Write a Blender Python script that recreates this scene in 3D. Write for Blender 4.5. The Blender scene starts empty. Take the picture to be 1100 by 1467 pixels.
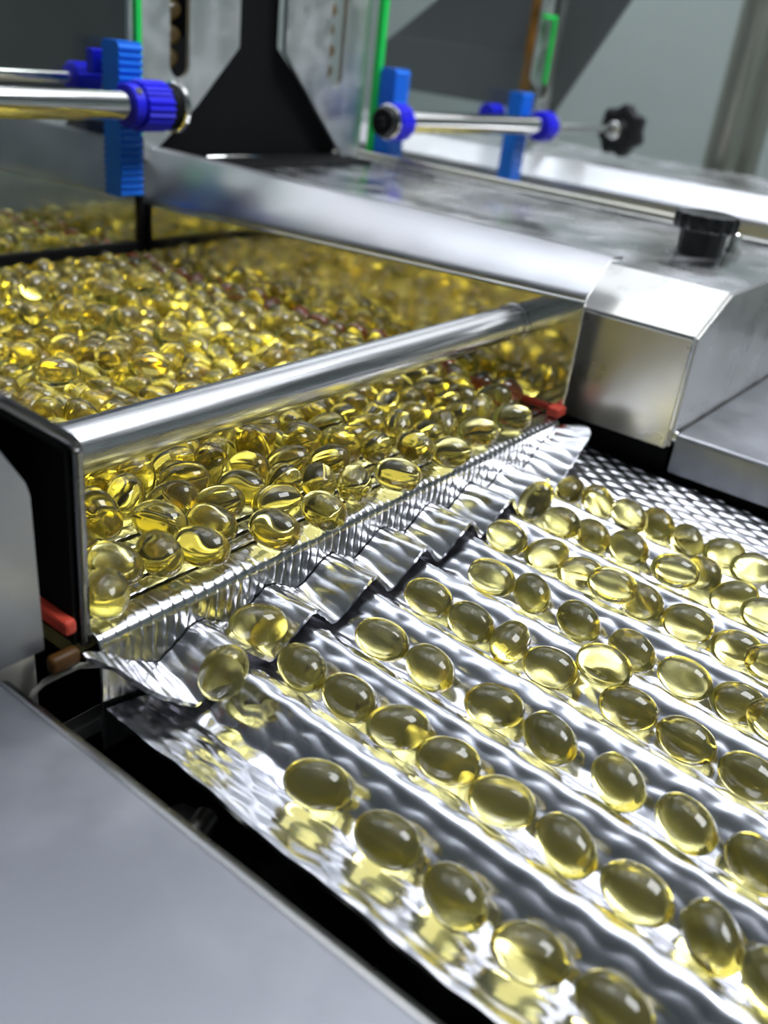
import bpy, bmesh, math, random
import numpy as np
from mathutils import Vector, Matrix, Quaternion

# ------------------------------------------------------------------ camera, light, exposure
S = 0.001                                   # the scene is laid out in millimetres
sc = bpy.context.scene
col = sc.collection
sc.view_settings.view_transform = 'Standard'
sc.view_settings.look = 'None'
sc.view_settings.exposure = -0.08
sc.view_settings.gamma = 1.0
sc.view_settings.use_curve_mapping = False
CAM_R = Vector((0.613769, -0.781817, 0.109769))
CAM_U = Vector((0.299455, 0.359193, 0.883916))
CAM_F = Vector((0.730489, 0.509649, -0.454581))
CAM_C = Vector((-85.773, -131.323, 114.315))
cd = bpy.data.cameras.new('camera')
cam = bpy.data.objects.new('camera', cd)
col.objects.link(cam)
cam.matrix_world = Matrix.Translation(CAM_C * S) @ Matrix((CAM_R, CAM_U, -CAM_F)).transposed().to_4x4()
cd.sensor_fit = 'VERTICAL'
cd.sensor_height = 36.0
cd.lens = 36.0 * 1310.07 / 1467.0
cd.clip_start = 0.005
cd.clip_end = 30
cd.dof.use_dof = True
cd.dof.focus_distance = 0.228
cd.dof.aperture_fstop = 12.0
sc.camera = cam

world = bpy.data.worlds.new('world')
sc.world = world
world.use_nodes = True
world.node_tree.nodes['Background'].inputs[0].default_value = (0.80, 0.88, 1.0, 1)
world.node_tree.nodes['Background'].inputs[1].default_value = 0.05

def area_light(name, loc, target, sx, sy, power, color=(1, 1, 1)):
    l = bpy.data.lights.new(name, 'AREA')
    l.shape = 'RECTANGLE'
    l.size, l.size_y = sx, sy
    l.energy = power
    l.color = color
    o = bpy.data.objects.new(name, l)
    col.objects.link(o)
    o.location = Vector(loc) * S
    o.rotation_euler = (Vector(target) - Vector(loc)).to_track_quat('-Z', 'Y').to_euler()
    return o

LAMPS = [  # ceiling LED panels: x, y, size x, size y, watts
    (650, -680, 0.85, 0.75, 30),
    (1900, 50, 2.6, 0.7, 4.4),
    (2600, 1650, 1.2, 1.0, 4.5),
    (200, 1300, 0.9, 0.7, 1.4),
    (420, 330, 0.7, 0.4, 3.6),
]
CEIL = 1700
for i, (x, y, sx, sy, w) in enumerate(LAMPS):
    area_light('lamp_light', (x, y, CEIL - 352), (x, y, 0), sx, sy, w, (0.93, 0.96, 1.0))
    area_light('added_ceiling_fill', (x, y, CEIL - 318), (x, y, 3000), sx, sy, 13, (0.90, 0.94, 1.0))  # upward fill light added to brighten the ceiling for ambient light

cy = sc.cycles
cy.max_bounces = 20
cy.transmission_bounces = 14
cy.glossy_bounces = 8
cy.diffuse_bounces = 3
cy.transparent_max_bounces = 16
cy.blur_glossy = 0.6
cy.sample_clamp_indirect = 6.0
cy.use_denoising = True

random.seed(4)
rng = np.random.default_rng(4)

# ------------------------------------------------------------------ materials
def nodes_of(m):
    m.use_nodes = True
    nt = m.node_tree
    return nt, nt.nodes, nt.links, nt.nodes['Principled BSDF']

def srgb(r, g, b):
    f = lambda c: (c / 255 / 12.92) if c / 255 <= 0.04045 else ((c / 255 + 0.055) / 1.055) ** 2.4
    return (f(r), f(g), f(b), 1)

def steel(name, color=(0.66, 0.66, 0.67), rough=0.2, var=0.08, scale=60, bump=0.0, smudge=None, smudge_amt=0.5, stretch=(1, 1, 1), metallic=1.0):
    m = bpy.data.materials.new(name)
    nt, N, L, P = nodes_of(m)
    P.inputs['Metallic'].default_value = metallic
    tc = N.new('ShaderNodeTexCoord'); mp = N.new('ShaderNodeMapping')
    L.new(tc.outputs['Object'], mp.inputs['Vector'])
    mp.inputs['Scale'].default_value = stretch
    nz = N.new('ShaderNodeTexNoise'); nz.inputs['Scale'].default_value = scale; nz.inputs['Detail'].default_value = 5
    L.new(mp.outputs[0], nz.inputs['Vector'])
    mr = N.new('ShaderNodeMapRange'); mr.inputs['From Min'].default_value = 0.3; mr.inputs['From Max'].default_value = 0.7
    mr.inputs['To Min'].default_value = max(0.02, rough - var); mr.inputs['To Max'].default_value = rough + var
    L.new(nz.outputs['Fac'], mr.inputs['Value']); L.new(mr.outputs[0], P.inputs['Roughness'])
    P.inputs['Base Color'].default_value = (*color, 1)
    if smudge:
        n2 = N.new('ShaderNodeTexNoise'); n2.inputs['Scale'].default_value = smudge; n2.inputs['Detail'].default_value = 6
        n2.inputs['Roughness'].default_value = 0.6
        L.new(tc.outputs['Object'], n2.inputs['Vector'])
        r = N.new('ShaderNodeMapRange'); r.inputs['From Min'].default_value = 0.45; r.inputs['From Max'].default_value = 0.72
        r.inputs['To Max'].default_value = smudge_amt
        L.new(n2.outputs['Fac'], r.inputs['Value'])
        mx = N.new('ShaderNodeMix'); mx.data_type = 'RGBA'
        mx.inputs['A'].default_value = (*color, 1); mx.inputs['B'].default_value = (0.55, 0.56, 0.60, 1)
        L.new(r.outputs[0], mx.inputs['Factor']); L.new(mx.outputs['Result'], P.inputs['Base Color'])
        iv = N.new('ShaderNodeMath'); iv.operation = 'SUBTRACT'; iv.inputs[0].default_value = 1.0; L.new(r.outputs[0], iv.inputs[1])
        mm = N.new('ShaderNodeMath'); mm.operation = 'MULTIPLY'; mm.inputs[0].default_value = metallic; L.new(iv.outputs[0], mm.inputs[1])
        L.new(mm.outputs[0], P.inputs['Metallic'])
    if bump:
        b = N.new('ShaderNodeBump'); b.inputs['Strength'].default_value = bump; b.inputs['Distance'].default_value = 0.0002
        L.new(nz.outputs['Fac'], b.inputs['Height']); L.new(b.outputs[0], P.inputs['Normal'])
    return m

def plain(name, color, rough=0.45, spec=0.5, noise=0.0, scale=200, subsurf=0):
    m = bpy.data.materials.new(name)
    nt, N, L, P = nodes_of(m)
    P.inputs['Roughness'].default_value = rough
    P.inputs['Specular IOR Level'].default_value = spec
    nz = N.new('ShaderNodeTexNoise'); nz.inputs['Scale'].default_value = scale; nz.inputs['Detail'].default_value = 4
    tc = N.new('ShaderNodeTexCoord'); L.new(tc.outputs['Object'], nz.inputs['Vector'])
    mx = N.new('ShaderNodeMix'); mx.data_type = 'RGBA'
    c = Vector(color[:3])
    mx.inputs['A'].default_value = (*(c * (1 - noise)), 1); mx.inputs['B'].default_value = (*(c * (1 + noise)), 1)
    L.new(nz.outputs['Fac'], mx.inputs['Factor']); L.new(mx.outputs['Result'], P.inputs['Base Color'])
    return m

M = {}
M['emboss'] = steel('embossed_steel', (0.66, 0.66, 0.70), 0.20, 0.05, 300)
M['lip'] = steel('lip_steel', (0.62, 0.62, 0.64), 0.21, 0.06, 300)
M['mirror'] = steel('polished_steel', (0.70, 0.69, 0.66), 0.10, 0.05, 80)
M['bar'] = steel('drawn_tube_steel', (0.54, 0.54, 0.55), 0.27, 0.06, 900, bump=0.12, stretch=(0.03, 1, 1))
M['cover'] = steel('dusty_cover_steel', (0.55, 0.55, 0.56), 0.24, 0.08, 40, smudge=24, smudge_amt=0.75)
M['flange'] = steel('satin_flange_steel', (0.50, 0.50, 0.52), 0.33, 0.05, 50, smudge=30, smudge_amt=0.3)
M['block'] = steel('satin_steel', (0.66, 0.65, 0.62), 0.30, 0.06, 60, smudge=45, smudge_amt=0.25)
M['plate'] = steel('brushed_cover_steel', (0.31, 0.32, 0.35), 0.5, 0.04, 70, smudge=30, smudge_amt=0.25)
M['greyplate'] = steel('hopper_plate_steel', (0.60, 0.63, 0.62), 0.45, 0.05, 60, smudge=60, smudge_amt=0.5)
M['chrome'] = steel('chromed_shaft', (0.80, 0.79, 0.76), 0.10, 0.03, 80)
M['darksteel'] = steel('dark_steel', (0.10, 0.10, 0.105), 0.35, 0.1, 60)
M['post'] = steel('post_steel', (0.55, 0.53, 0.46), 0.32, 0.05, 20)
M['black'] = plain('black_plastic', (0.006, 0.006, 0.007), 0.35, 0.5)
M['blackmatte'] = plain('black_matte', (0.004, 0.004, 0.0045), 0.7, 0.15)
M['darkpanel'] = plain('dark_grey_panel', (0.12, 0.13, 0.13), 0.45, 0.4, 0.25, 12)
M['blue'] = plain('blue_plastic_rack', srgb(20, 118, 235), 0.4, 0.4, 0.08, 60)
M['deepblue'] = plain('deep_blue_plastic', srgb(28, 26, 225), 0.4, 0.4, 0.08, 60)
M['red'] = plain('red_silicone', srgb(190, 66, 48), 0.55, 0.4, 0.15, 300)
M['brown'] = plain('amber_foam', srgb(72, 46, 12), 0.5, 0.3, 0.4, 300)
M['green'] = plain('green_acrylic', srgb(30, 215, 90), 0.3, 0.5, 0.08, 30)
M['wall'] = plain('painted_wall', srgb(196, 207, 202), 0.8, 0.2, 0.05, 6)
M['ceiling'] = plain('painted_ceiling', srgb(225, 228, 232), 0.8, 0.2, 0.05, 6)
M['floor'] = plain('epoxy_floor', srgb(58, 64, 66), 0.5, 0.3, 0.1, 10)
M['slotbrown'] = plain('amber_window', srgb(150, 105, 45), 0.4, 0.4, 0.3, 150)
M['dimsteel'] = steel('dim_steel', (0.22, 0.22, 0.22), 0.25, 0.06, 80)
M['tubewhite'] = plain('pale_edge', srgb(150, 148, 138), 0.5, 0.4)

def capsule_material():
    m = bpy.data.materials.new('softgel')
    nt, N, L, P = nodes_of(m)
    P.inputs['Base Color'].default_value = (0.97, 0.93, 0.62, 1)
    P.inputs['Roughness'].default_value = 0.015
    P.inputs['IOR'].default_value = 1.45
    P.inputs['Transmission Weight'].default_value = 0.975
    P.inputs['Specular IOR Level'].default_value = 0.62
    va = N.new('ShaderNodeVolumeAbsorption')
    va.inputs['Color'].default_value = (0.85, 0.78, 0.05, 1)
    va.inputs['Density'].default_value = 95
    L.new(va.outputs[0], N['Material Output'].inputs['Volume'])
    return m
M['gel'] = capsule_material()

def glass_material():
    m = bpy.data.materials.new('clear_acrylic')
    nt, N, L, P = nodes_of(m)
    tr = N.new('ShaderNodeBsdfTransparent'); tr.inputs[0].default_value = (0.95, 0.97, 0.96, 1)
    gl = N.new('ShaderNodeBsdfGlossy'); gl.inputs['Roughness'].default_value = 0.03
    mx = N.new('ShaderNodeMixShader')
    mx.inputs[0].default_value = 0.05; L.new(tr.outputs[0], mx.inputs[1]); L.new(gl.outputs[0], mx.inputs[2])
    L.new(mx.outputs[0], N['Material Output'].inputs['Surface'])
    return m
M['acrylic'] = glass_material()

def lamp_material():
    m = bpy.data.materials.new('lamp_diffuser')
    nt, N, L, P = nodes_of(m)
    P.inputs['Emission Color'].default_value = (0.93, 0.96, 1, 1)
    P.inputs['Emission Strength'].default_value = 1.0
    return m
M['lamp'] = lamp_material()

# ------------------------------------------------------------------ helpers
def link(name, mesh, mat, parent=None, smooth=False, base=None, sharp=None):
    """one mesh object; vertices are given in world millimetres"""
    mesh.materials.clear()
    mesh.materials.append(M[mat])
    o = bpy.data.objects.new(name, mesh)
    col.objects.link(o)
    if base is None:
        base = parent.get('_base', (0, 0, 0)) if parent else (0, 0, 0)
    n = len(mesh.vertices)
    a = np.empty(n * 3, 'f'); mesh.vertices.foreach_get('co', a)
    a = (a.reshape(-1, 3) - np.array(list(base), 'f')) * S
    mesh.vertices.foreach_set('co', a.ravel().astype('f'))
    if smooth:
        mesh.polygons.foreach_set('use_smooth', [True] * len(mesh.polygons))
        if sharp:
            mesh.set_sharp_from_angle(angle=math.radians(sharp))
    mesh.update()
    o['_base'] = list(base)
    if parent:
        o.parent = parent
    else:
        o.location = Vector(list(base)) * S
    return o

def root(name, base, label, cat, group=None):
    o = bpy.data.objects.new(name, None)
    o.empty_display_size = 0.01
    col.objects.link(o)
    o.location = Vector(base) * S
    o['_base'] = list(base)
    return tag(o, label, cat, group)

def tag(o, label, cat, group=None):
    o['label'] = label
    o['category'] = cat
    if group:
        o['group'] = group
    return o

def structure(o, label=None):
    o['kind'] = 'structure'
    if label:
        o['label'] = label
    return o

def mesh_from(V, F):
    me = bpy.data.meshes.new('m')
    me.from_pydata([tuple(v) for v in V], [], [tuple(f) for f in F])
    me.update()
    return me

def bm_mesh(bm):
    bmesh.ops.recalc_face_normals(bm, faces=bm.faces)
    me = bpy.data.meshes.new('m')
    bm.to_mesh(me); bm.free()
    return me

def prism(poly, a0, a1, axis, bevel=0.0, seg=2):
    """extrude a polygon: axis 'y' takes (x,z), axis 'x' takes (y,z), axis 'z' takes (x,y)"""
    bm = bmesh.new()
    f = {'y': lambda p, t: (p[0], t, p[1]), 'x': lambda p, t: (t, p[0], p[1]), 'z': lambda p, t: (p[0], p[1], t)}[axis]
    A = [bm.verts.new(f(p, a0)) for p in poly]
    B = [bm.verts.new(f(p, a1)) for p in poly]
    n = len(poly)
    bm.faces.new(A); bm.faces.new(B[::-1])
    for i in range(n):
        bm.faces.new((A[i], B[i], B[(i + 1) % n], A[(i + 1) % n]))
    bmesh.ops.recalc_face_normals(bm, faces=bm.faces)
    if bevel:
        bmesh.ops.bevel(bm, geom=bm.edges[:], offset=bevel, segments=seg, affect='EDGES', profile=0.5)
    return bm_mesh(bm)

def box(x0, x1, y0, y1, z0, z1, bevel=0.0, seg=2):
    return prism([(x0, z0), (x1, z0), (x1, z1), (x0, z1)], y0, y1, 'y', bevel, seg)

def lathe(c, axis, prof, seg=32, mod=None):
    """revolve (t, r) pairs about an axis through c; mod(angle, r) may vary the radius"""
    bm = bmesh.new()
    ax = {'x': Vector((1, 0, 0)), 'y': Vector((0, 1, 0)), 'z': Vector((0, 0, 1))}[axis] if isinstance(axis, str) else Vector(axis).normalized()
    u = ax.orthogonal().normalized(); v = ax.cross(u)
    c = Vector(c)
    rings = []
    for t, r in prof:
        ring = []
        for k in range(seg):
            a = 2 * math.pi * k / seg
            rr = mod(a, r) if mod else r
            ring.append(bm.verts.new(c + ax * t + (u * math.cos(a) + v * math.sin(a)) * rr))
        rings.append(ring)
    for i in range(len(rings) - 1):
        for k in range(seg):
            bm.faces.new((rings[i][k], rings[i][(k + 1) % seg], rings[i + 1][(k + 1) % seg], rings[i + 1][k]))
    bm.faces.new(rings[0]); bm.faces.new(rings[-1][::-1])
    return bm_mesh(bm)

def rod(c, axis, length, r, seg=32, b=0.4):
    return lathe(c, axis, [(0, r - b), (b, r), (length - b, r), (length, r - b)], seg)

def sheet(P, thick=0.0):
    """grid of points (n, m, 3) as a mesh; with thickness a closed slab offset along the vertex normals"""
    n, m, _ = P.shape
    du = np.gradient(P, axis=0); dv = np.gradient(P, axis=1)
    nn = np.cross(du, dv); nn /= np.linalg.norm(nn, axis=2)[:, :, None] + 1e-9
    if nn[:, :, 2].mean() < 0:
        nn = -nn
        flip = True
    else:
        flip = False
    idx = np.arange(n * m).reshape(n, m)
    a, b, c, d = idx[:-1, :-1].ravel(), idx[1:, :-1].ravel(), idx[1:, 1:].ravel(), idx[:-1, 1:].ravel()
    top = np.stack([a, b, c, d], 1) if not flip else np.stack([d, c, b, a], 1)
    V = P.reshape(-1, 3)
    F = [top]
    if thick:
        V = np.concatenate([V, V - nn.reshape(-1, 3) * thick])
        F.append(top[:, ::-1] + n * m)
        per = np.concatenate([idx[:-1, 0], idx[-1, :-1], idx[::-1, -1][:-1], idx[0, ::-1][:-1]])
        nx = np.roll(per, -1)
        side = np.stack([per, per + n * m, nx + n * m, nx], 1)
        F.append(side if not flip else side[:, ::-1])
    F = np.concatenate(F)
    me = bpy.data.meshes.new('m')
    me.vertices.add(len(V)); me.vertices.foreach_set('co', V.astype('f').ravel())
    me.loops.add(F.size); me.loops.foreach_set('vertex_index', F.astype('i').ravel())
    me.polygons.add(len(F)); me.polygons.foreach_set('loop_start', np.arange(0, F.size, 4, dtype='i'))
    me.update(calc_edges=True); me.validate()
    return me

def dimples(x, y, px=3.2, py=9.0, amp=0.25, fx=0.5, fy=0.5, seed=0):
    """staggered elongated bumps of a rolled, embossed sheet"""
    i = np.floor(x / px).astype(int)
    jit = np.sin(i * 12.9898 + seed) * 0.35
    u = x / px - i - 0.5
    yy = (y + (i % 2) * py * 0.5 + jit * 2) / py
    v = yy - np.floor(yy) - 0.5
    r = (u / fx) ** 2 + (v / fy) ** 2
    return amp * np.clip(1 - r, 0, 1) ** 1.3

# ------------------------------------------------------------------ the room
structure(link('floor', box(-2500, 3600, -3000, 3000, -950, -930), 'floor'), 'grey factory floor')
structure(link('ceiling', box(-2500, 3600, -3000, 3000, CEIL, CEIL + 20), 'ceiling'), 'pale ceiling')
structure(link('wall_right', box(3600, 3640, -3000, 3000, -950, CEIL), 'wall'), 'plain grey green wall behind the machine')
structure(link('wall_back', box(-2500, 3600, 3000, 3040, -950, CEIL), 'wall'), 'plain grey green wall')
structure(link('wall_left', box(-2540, -2500, -3000, 3000, -950, CEIL), 'wall'), 'plain grey green wall')
structure(link('wall_front', box(-2500, 3600, -3040, -3000, -950, CEIL), 'wall'), 'plain grey green wall')
for i, (x, y, sx, sy, w) in enumerate(LAMPS):
    hx, hy = sx * 500, sy * 500
    r = root('ceiling_light', (x, y, CEIL - 340), 'flat white pendant light panel, ' + ('right of the grooved tray', 'long one over the far aisle', 'in the far corner', 'above the hoppers', 'long one right above the capsule lane')[i], 'light')
    hs = link('housing', box(x - hx - 20, x + hx + 20, y - hy - 20, y + hy + 20, CEIL - 340, CEIL - 320), 'ceiling', r)
    link('diffuser', box(x - hx, x + hx, y - hy, y + hy, CEIL - 350, CEIL - 340), 'lamp', hs)
    for px in (x - hx * 0.8, x + hx * 0.8):
        link('hanger_rod', rod((px, y, CEIL - 320), 'z', 320, 4, 12), 'post', r)

# ------------------------------------------------------------------ machine body below
r = root('machine_cabinet', (100, 100, -930), 'dark machine body under the lanes and the grooved tray', 'cabinet')
link('base_box', box(-300, 780, -420, 700, -930, -75), 'darksteel', r)
link('plinth', box(-310, 790, -430, 710, -930, -900), 'blackmatte', r)

# ------------------------------------------------------------------ feeder: slats, lip, corrugated chute
fd = root('vibrating_feeder', (109, 100, -20), 'embossed steel feeder bed with rounded lip and zigzag chute under the capsules', 'feeder')
def slat_mesh():
    xs = np.arange(7, 211.5, 0.75); ys = np.array([0, 0.25, 0.7, 2.05, 3.4, 3.85, 4.1])
    X, Y = np.meshgrid(xs, ys, indexing='ij')
    Z = -0.45 * np.array([1, .3, 0, 0, 0, .3, 1])[None, :] - 0.28 + 0.28 * np.abs(np.sin(X / 3.2 * math.pi + 0.6)) ** 0.6
    P = np.stack([X, Y, Z - 0.02], 2)
    return sheet(P, 1.0)
y = 9.0
sm = None
for k in range(9):
    if sm is None:
        o = link('slat', slat_mesh(), 'emboss', fd, True, base=(0, 0, 0)); sm = o.data
    else:
        o = bpy.data.objects.new('slat', sm); col.objects.link(o); o.parent = fd
    o.location = (Vector((0, y, 0)) - Vector((109, 100, -20))) * S
    y += 5.4
YB = y
xs = np.arange(7, 211.5, 0.9); ys = np.arange(YB, 470, 1.5)
X, Y = np.meshgrid(xs, ys, indexing='ij')
link('bed_plate', sheet(np.stack([X, Y, dimples(X, Y) - 0.4], 2), 1.0), 'emboss', fd, True)
link('slat_light_block', box(5, 213, 7, 470, -9, -7), 'darksteel', fd)  # dark sheet added under the slats to stop light from below
# lip: flat run, bend of radius 2.6, then the drop face
RB = 3.0
prof = [(y, 0.0, 0, 1) for y in np.linspace(7.6, RB, 8)]
for a in np.linspace(0, 90, 12)[1:]:
    t = math.radians(a); prof.append((RB - RB * math.sin(t), -RB + RB * math.cos(t), -math.sin(t), math.cos(t)))
for z in np.linspace(-RB, -30, 26)[1:]:
    prof.append((0.0, z, -1, 0))
prof = np.array(prof)
xs = np.arange(7.5, 207, 0.3)
ribs = np.abs(np.sin((xs + 0.25 * np.sin(xs * 2.1)) / 3.1 * math.pi)) ** 0.55 * 0.32 - 0.32
dep = np.ones(len(prof)); 
n = len(prof)
P = np.zeros((len(xs), n, 3))
wob = 0.5 * np.sin(xs[:, None] * 0.9) * 0
for j in range(n):
    y0, z0, ny, nz = prof[j]
    fade = 1.0 if z0 > -8 else max(0.45, 1 - (-8 - z0) / 12)
    shift = 0.35 * math.sin(z0 * 0.55) * (1 if z0 < -3 else 0)
    q = (xs + shift + 0.25 * np.sin(xs * 2.1)) / 3.1
    dq = (q - np.round(q)) * 3.1
    rr = -0.16 * np.exp(-(dq / 0.32) ** 2) + (0.05 * np.sin(xs * 1.3 + z0 * 0.7) if z0 < -4 else 0)
    P[:, j, 0] = xs; P[:, j, 1] = y0 + ny * rr * fade; P[:, j, 2] = z0 + nz * rr * fade
link('front_lip', sheet(P[:, ::-1], 0.9), 'lip', fd, True)

PIT, X0 = 23.0, 33.76
# chute outline: x, z at the seam, y and z at the free edge
ch = [(3.0, -1.0, -1.2, -1.3), (8.0, -3.2, -5.0, -5.2), (14.0, -8.5, -10.0, -12.0), (22.3, -13.6, -13.2, -17.6)]
for k in range(7):
    xr = X0 + PIT * k
    ch += [(xr - 1.6, -7.9, -15.2, -7.6), (xr + 1.6, -7.9, -14.8, -7.9), (xr + PIT / 2, -13.6, -13.1, -17.3)]
ch += [(196.0, -5.8, -13.8, -5.6), (205.5, -1.6, -14.0, 1.6)]
ch = np.array(ch)
xs = np.arange(3.0, 205.6, 0.3)
def sm_interp(xq, xp, fp, w=1.2):
    s = 0
    for d, g in zip((-w, -w / 2, 0, w / 2, w), (.1, .25, .3, .25, .1)):
        s = s + g * np.interp(np.clip(xq + d, xp[0], xp[-1]), xp, fp)
    return s
zs_, ye_, ze_ = (sm_interp(xs, ch[:, 0], ch[:, j]) for j in (1, 2, 3))
vs = np.linspace(0, 1, 44)
P = np.zeros((len(xs), len(vs), 3))
for j, v in enumerate(vs):
    yy = ye_ * v - 0.35
    zz = zs_ * (1 - v) + ze_ * v
    wave = dimples(xs + 0.3 * np.sin(yy * 0.5 + xs * 0.4), yy, 3.2, 13, 0.30, 0.55, 0.62)
    P[:, j] = np.stack([xs, yy, zz + wave - 0.1], 1)
# rounded corner at the right end
for i in range(len(xs)):
    d = xs[i] - 201.0
    if d > 0:
        cut = 4.5 - math.sqrt(max(4.5 ** 2 - d * d, 0))
        f = (ye_[i] + cut) / ye_[i]
        P[i, :, 1] *= f
link('corrugated_chute', sheet(P, 1.1), 'lip', fd, True, sharp=50)

# ------------------------------------------------------------------ grooved tray below the chute
TH = 0.0494
RIDGE, VALLEY = -11.0, -20.2
KX, KZ = [7.5, 22.3], [-17.2, VALLEY]
for k in range(7):
    KX += [X0 + PIT * k, X0 + PIT * (k + .5)]; KZ += [RIDGE, VALLEY]
KX += [194.5, 226]; KZ += [-13.2, -13.4]
def tray_profile(x):
    o = np.linspace(-3.2, 3.2, 13); w = np.cos(o / 3.2 * math.pi / 2) + .05; w /= w.sum(); s = 0
    for a, b in zip(o, w):
        s = s + b * np.interp(x + a, KX, KZ)
    return s
tr = root('grooved_tray', (110, -80, -22), 'embossed stainless tray with straight grooves carrying single rows of capsules', 'tray')
xs = np.arange(7.5, 225, 0.42); ys = np.arange(-176, -1, 0.75)
X, Y = np.meshgrid(xs, ys, indexing='ij')
base = tray_profile(xs)
ridge = np.exp(-(((xs[:, None] - (X0 + PIT * np.arange(7))[None, :]) / 2.2) ** 2)).sum(1)
flat = 1 / (1 + np.exp(-(xs - 192) / 1.5)) - 0.75 / (1 + np.exp((xs - 18) / 2))
D = dimples(X + 0.3 * np.sin(Y * 0.6 + X * 0.3), Y, 3.4, 9.0, 0.62, 0.56, 0.56)
Z = base[:, None] + TH * Y + (D - 0.15) * (0.75 - 0.45 * ridge[:, None] + 0.5 * flat[:, None])
Z += 0.12 * ridge[:, None] * np.sin(Y * 0.55 + np.floor((X - 20) / PIT) * 1.7)
edge = 0.3 * np.sin(Y * 0.16) + 0.12 * np.sin(Y * 0.5)
Xw = X + edge * np.clip((20 - X) / 12, 0, 1)
link('grooved_sheet', sheet(np.stack([Xw, Y, Z], 2), 1.2), 'emboss', tr, True, sharp=60)
link('support_rail', box(30, 200, -120, -108, -46, -34), 'darksteel', tr)
link('support_rail', box(30, 200, -30, -20, -46, -30), 'darksteel', tr)

# ------------------------------------------------------------------ lane side walls
def wall_sheet(x_in, x_top, y0, y1, left):
    s = -1 if left else 1
    t = 1.5
    V, F = [], []
    rows = []
    for y in [y0, y0 + 0.12] + list(np.linspace(y0 + 8, y1 - 8, 10)) + [y1 - 0.12, y1]:
        zb = 43.3 - 0.039 * max(0, y - 2)
        pr = [(x_in, -1.5), (x_in, -1.38), (x_in, 20.0), (x_in, zb - 2.6)]
        dx, dz = x_top - x_in, 55 - zb
        L_ = math.hypot(dx, dz); cr = 2.2
        for q in np.linspace(0, 1, 5):
            a = (1 - q) ** 2; b = 2 * q * (1 - q); c = q * q
            pr.append((a * x_in + b * x_in + c * (x_in + dx / L_ * cr), a * (zb - cr) + b * zb + c * (zb + dz / L_ * cr)))
        pr.append((x_top - s * 0.4, 55 - 0.35)); pr.append((x_top + s * 1.2, 55.0)); pr.append((x_top + s * 9, 54.6))
        rows.append([(x, y, z) for x, z in pr])
    R_ = np.array(rows)
    return sheet(R_[:, :6], 0), sheet(R_[:, 5:], 0)
def solid(o, t, off):
    m = o.modifiers.new('thickness', 'SOLIDIFY'); m.thickness = t * S; m.offset = off
    return o
rw = root('lane_side_wall', (212, 200, 0), 'mirror polished steel wall along the far side of the capsule lane', 'side wall', 'walls along the capsule lane')
solid(link('wall_panel', wall_sheet(212, 226.5, 2.5, 520, False)[0], 'mirror', rw, True, sharp=35), 1.4, 0)
solid(link('top_flange', wall_sheet(212, 226.5, 2.5, 520, False)[1], 'flange', rw, True, sharp=35), 1.4, 0)
ss = link('seal_strip', box(209.9, 211.2, 1.5, 500, 0.3, 2.6, 0.5), 'red', rw)
link('seal_end', box(204.5, 211, 0.4, 5.5, 0.3, 4.0, 0.9), 'red', ss)
lw = root('lane_side_wall', (6, 200, 0), 'steel wall end, shade in its colour, at the near side of the capsule lane', 'side wall', 'walls along the capsule lane')
solid(link('wall_panel', wall_sheet(5.6, -8.5, 2.0, 520, True)[0], 'dimsteel', lw, True, sharp=35), 2.2, 0)  # steel darkened to paint in the shade of the gap beside it
solid(link('top_flange', wall_sheet(5.6, -8.5, 2.0, 520, True)[1], 'darksteel', lw, True, sharp=35), 2.2, 0)  # flange shade is put into this dark colour
link('gap_shade_liner', prism([(3.4, -1), (4.3, -1), (4.3, 43), (-8, 53.5), (-9, 52.5), (3.4, 42)], 3.0, 500, 'y'), 'blackmatte', lw)  # black sheet stands in for the shade outside the wall
link('seal_strip', box(0.6, 3.4, 1.5, 300, 2.6, 6.0, 0.8), 'red', lw)

# crossbar between the walls
cb = root('crossbar', (109, 29, 28), 'brushed stainless round bar spanning the lane above the capsules', 'bar')
link('tube', rod((9.0, 29, 28), 'x', 202.2, 6.2, 64), 'bar', cb, True, sharp=40)
link('end_collar', rod((209.8, 29, 28), 'x', 1.5, 7.0, 48, 0.3), 'bar', cb, True, sharp=40)
link('end_collar', rod((7.0, 29, 28), 'x', 2.0, 7.0, 48, 0.3), 'bar', cb, True, sharp=40)

# ------------------------------------------------------------------ covers
rc = root('lane_cover', (300, 200, 0), 'long smudged stainless cover between the two lanes, ending beside the tray', 'cover')
link('cover_shell', prism([(222, -3.4), (222, 37), (248, 49.2), (384, 49.2), (384, -3.4)], -35, 560, 'y', 0.9, 2), 'cover', rc, True, sharp=35)
link('cover_front', prism([(223.5, -3.0), (223.5, 36.6), (249, 48.6), (383, 48.6), (383, -3)], -35.7, -34.6, 'y', 0.3, 1), 'block', rc)
link('face_panel', prism([(221.2, -3.2), (221.9, -3.2), (221.9, 36.6), (221.2, 36.4)], -34.6, 18, 'y', 0.2, 1), 'block', rc)
link('bevel_panel', prism([(222.0, 37.6), (222.6, 36.9), (248.0, 49.0), (247.6, 49.8)], -34.8, 13.5, 'y', 0.2, 1), 'block', rc)

link('gap_shade_panel', box(229, 380, -34, 550, -40, -3.6), 'blackmatte', rc)  # black box added to darken the gap beside the tray
lc = root('lane_cover', (-60, 200, 0), 'grey stainless cover block left of the dark lane wall end', 'cover')
link('cover_shell', prism([(-4.2, -1.5), (-4.4, 35), (-9.6, 45.6), (-17, 49.2), (-160, 49.2), (-160, -30), (-4.2, -30)], 4.5, 560, 'y', 0.9, 2), 'block', lc, True, sharp=35)
link('end_plate', prism([(-3.4, 1.2), (-4.1, 35.5), (-4.8, 38.2), (-9.4, 46.0), (-12, 48.3), (-17, 49.6), (-160, 49.6), (-160, 1.2)], 2.6, 4.4, 'y', 0.35, 2), 'plate', lc, True, sharp=35)

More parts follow.
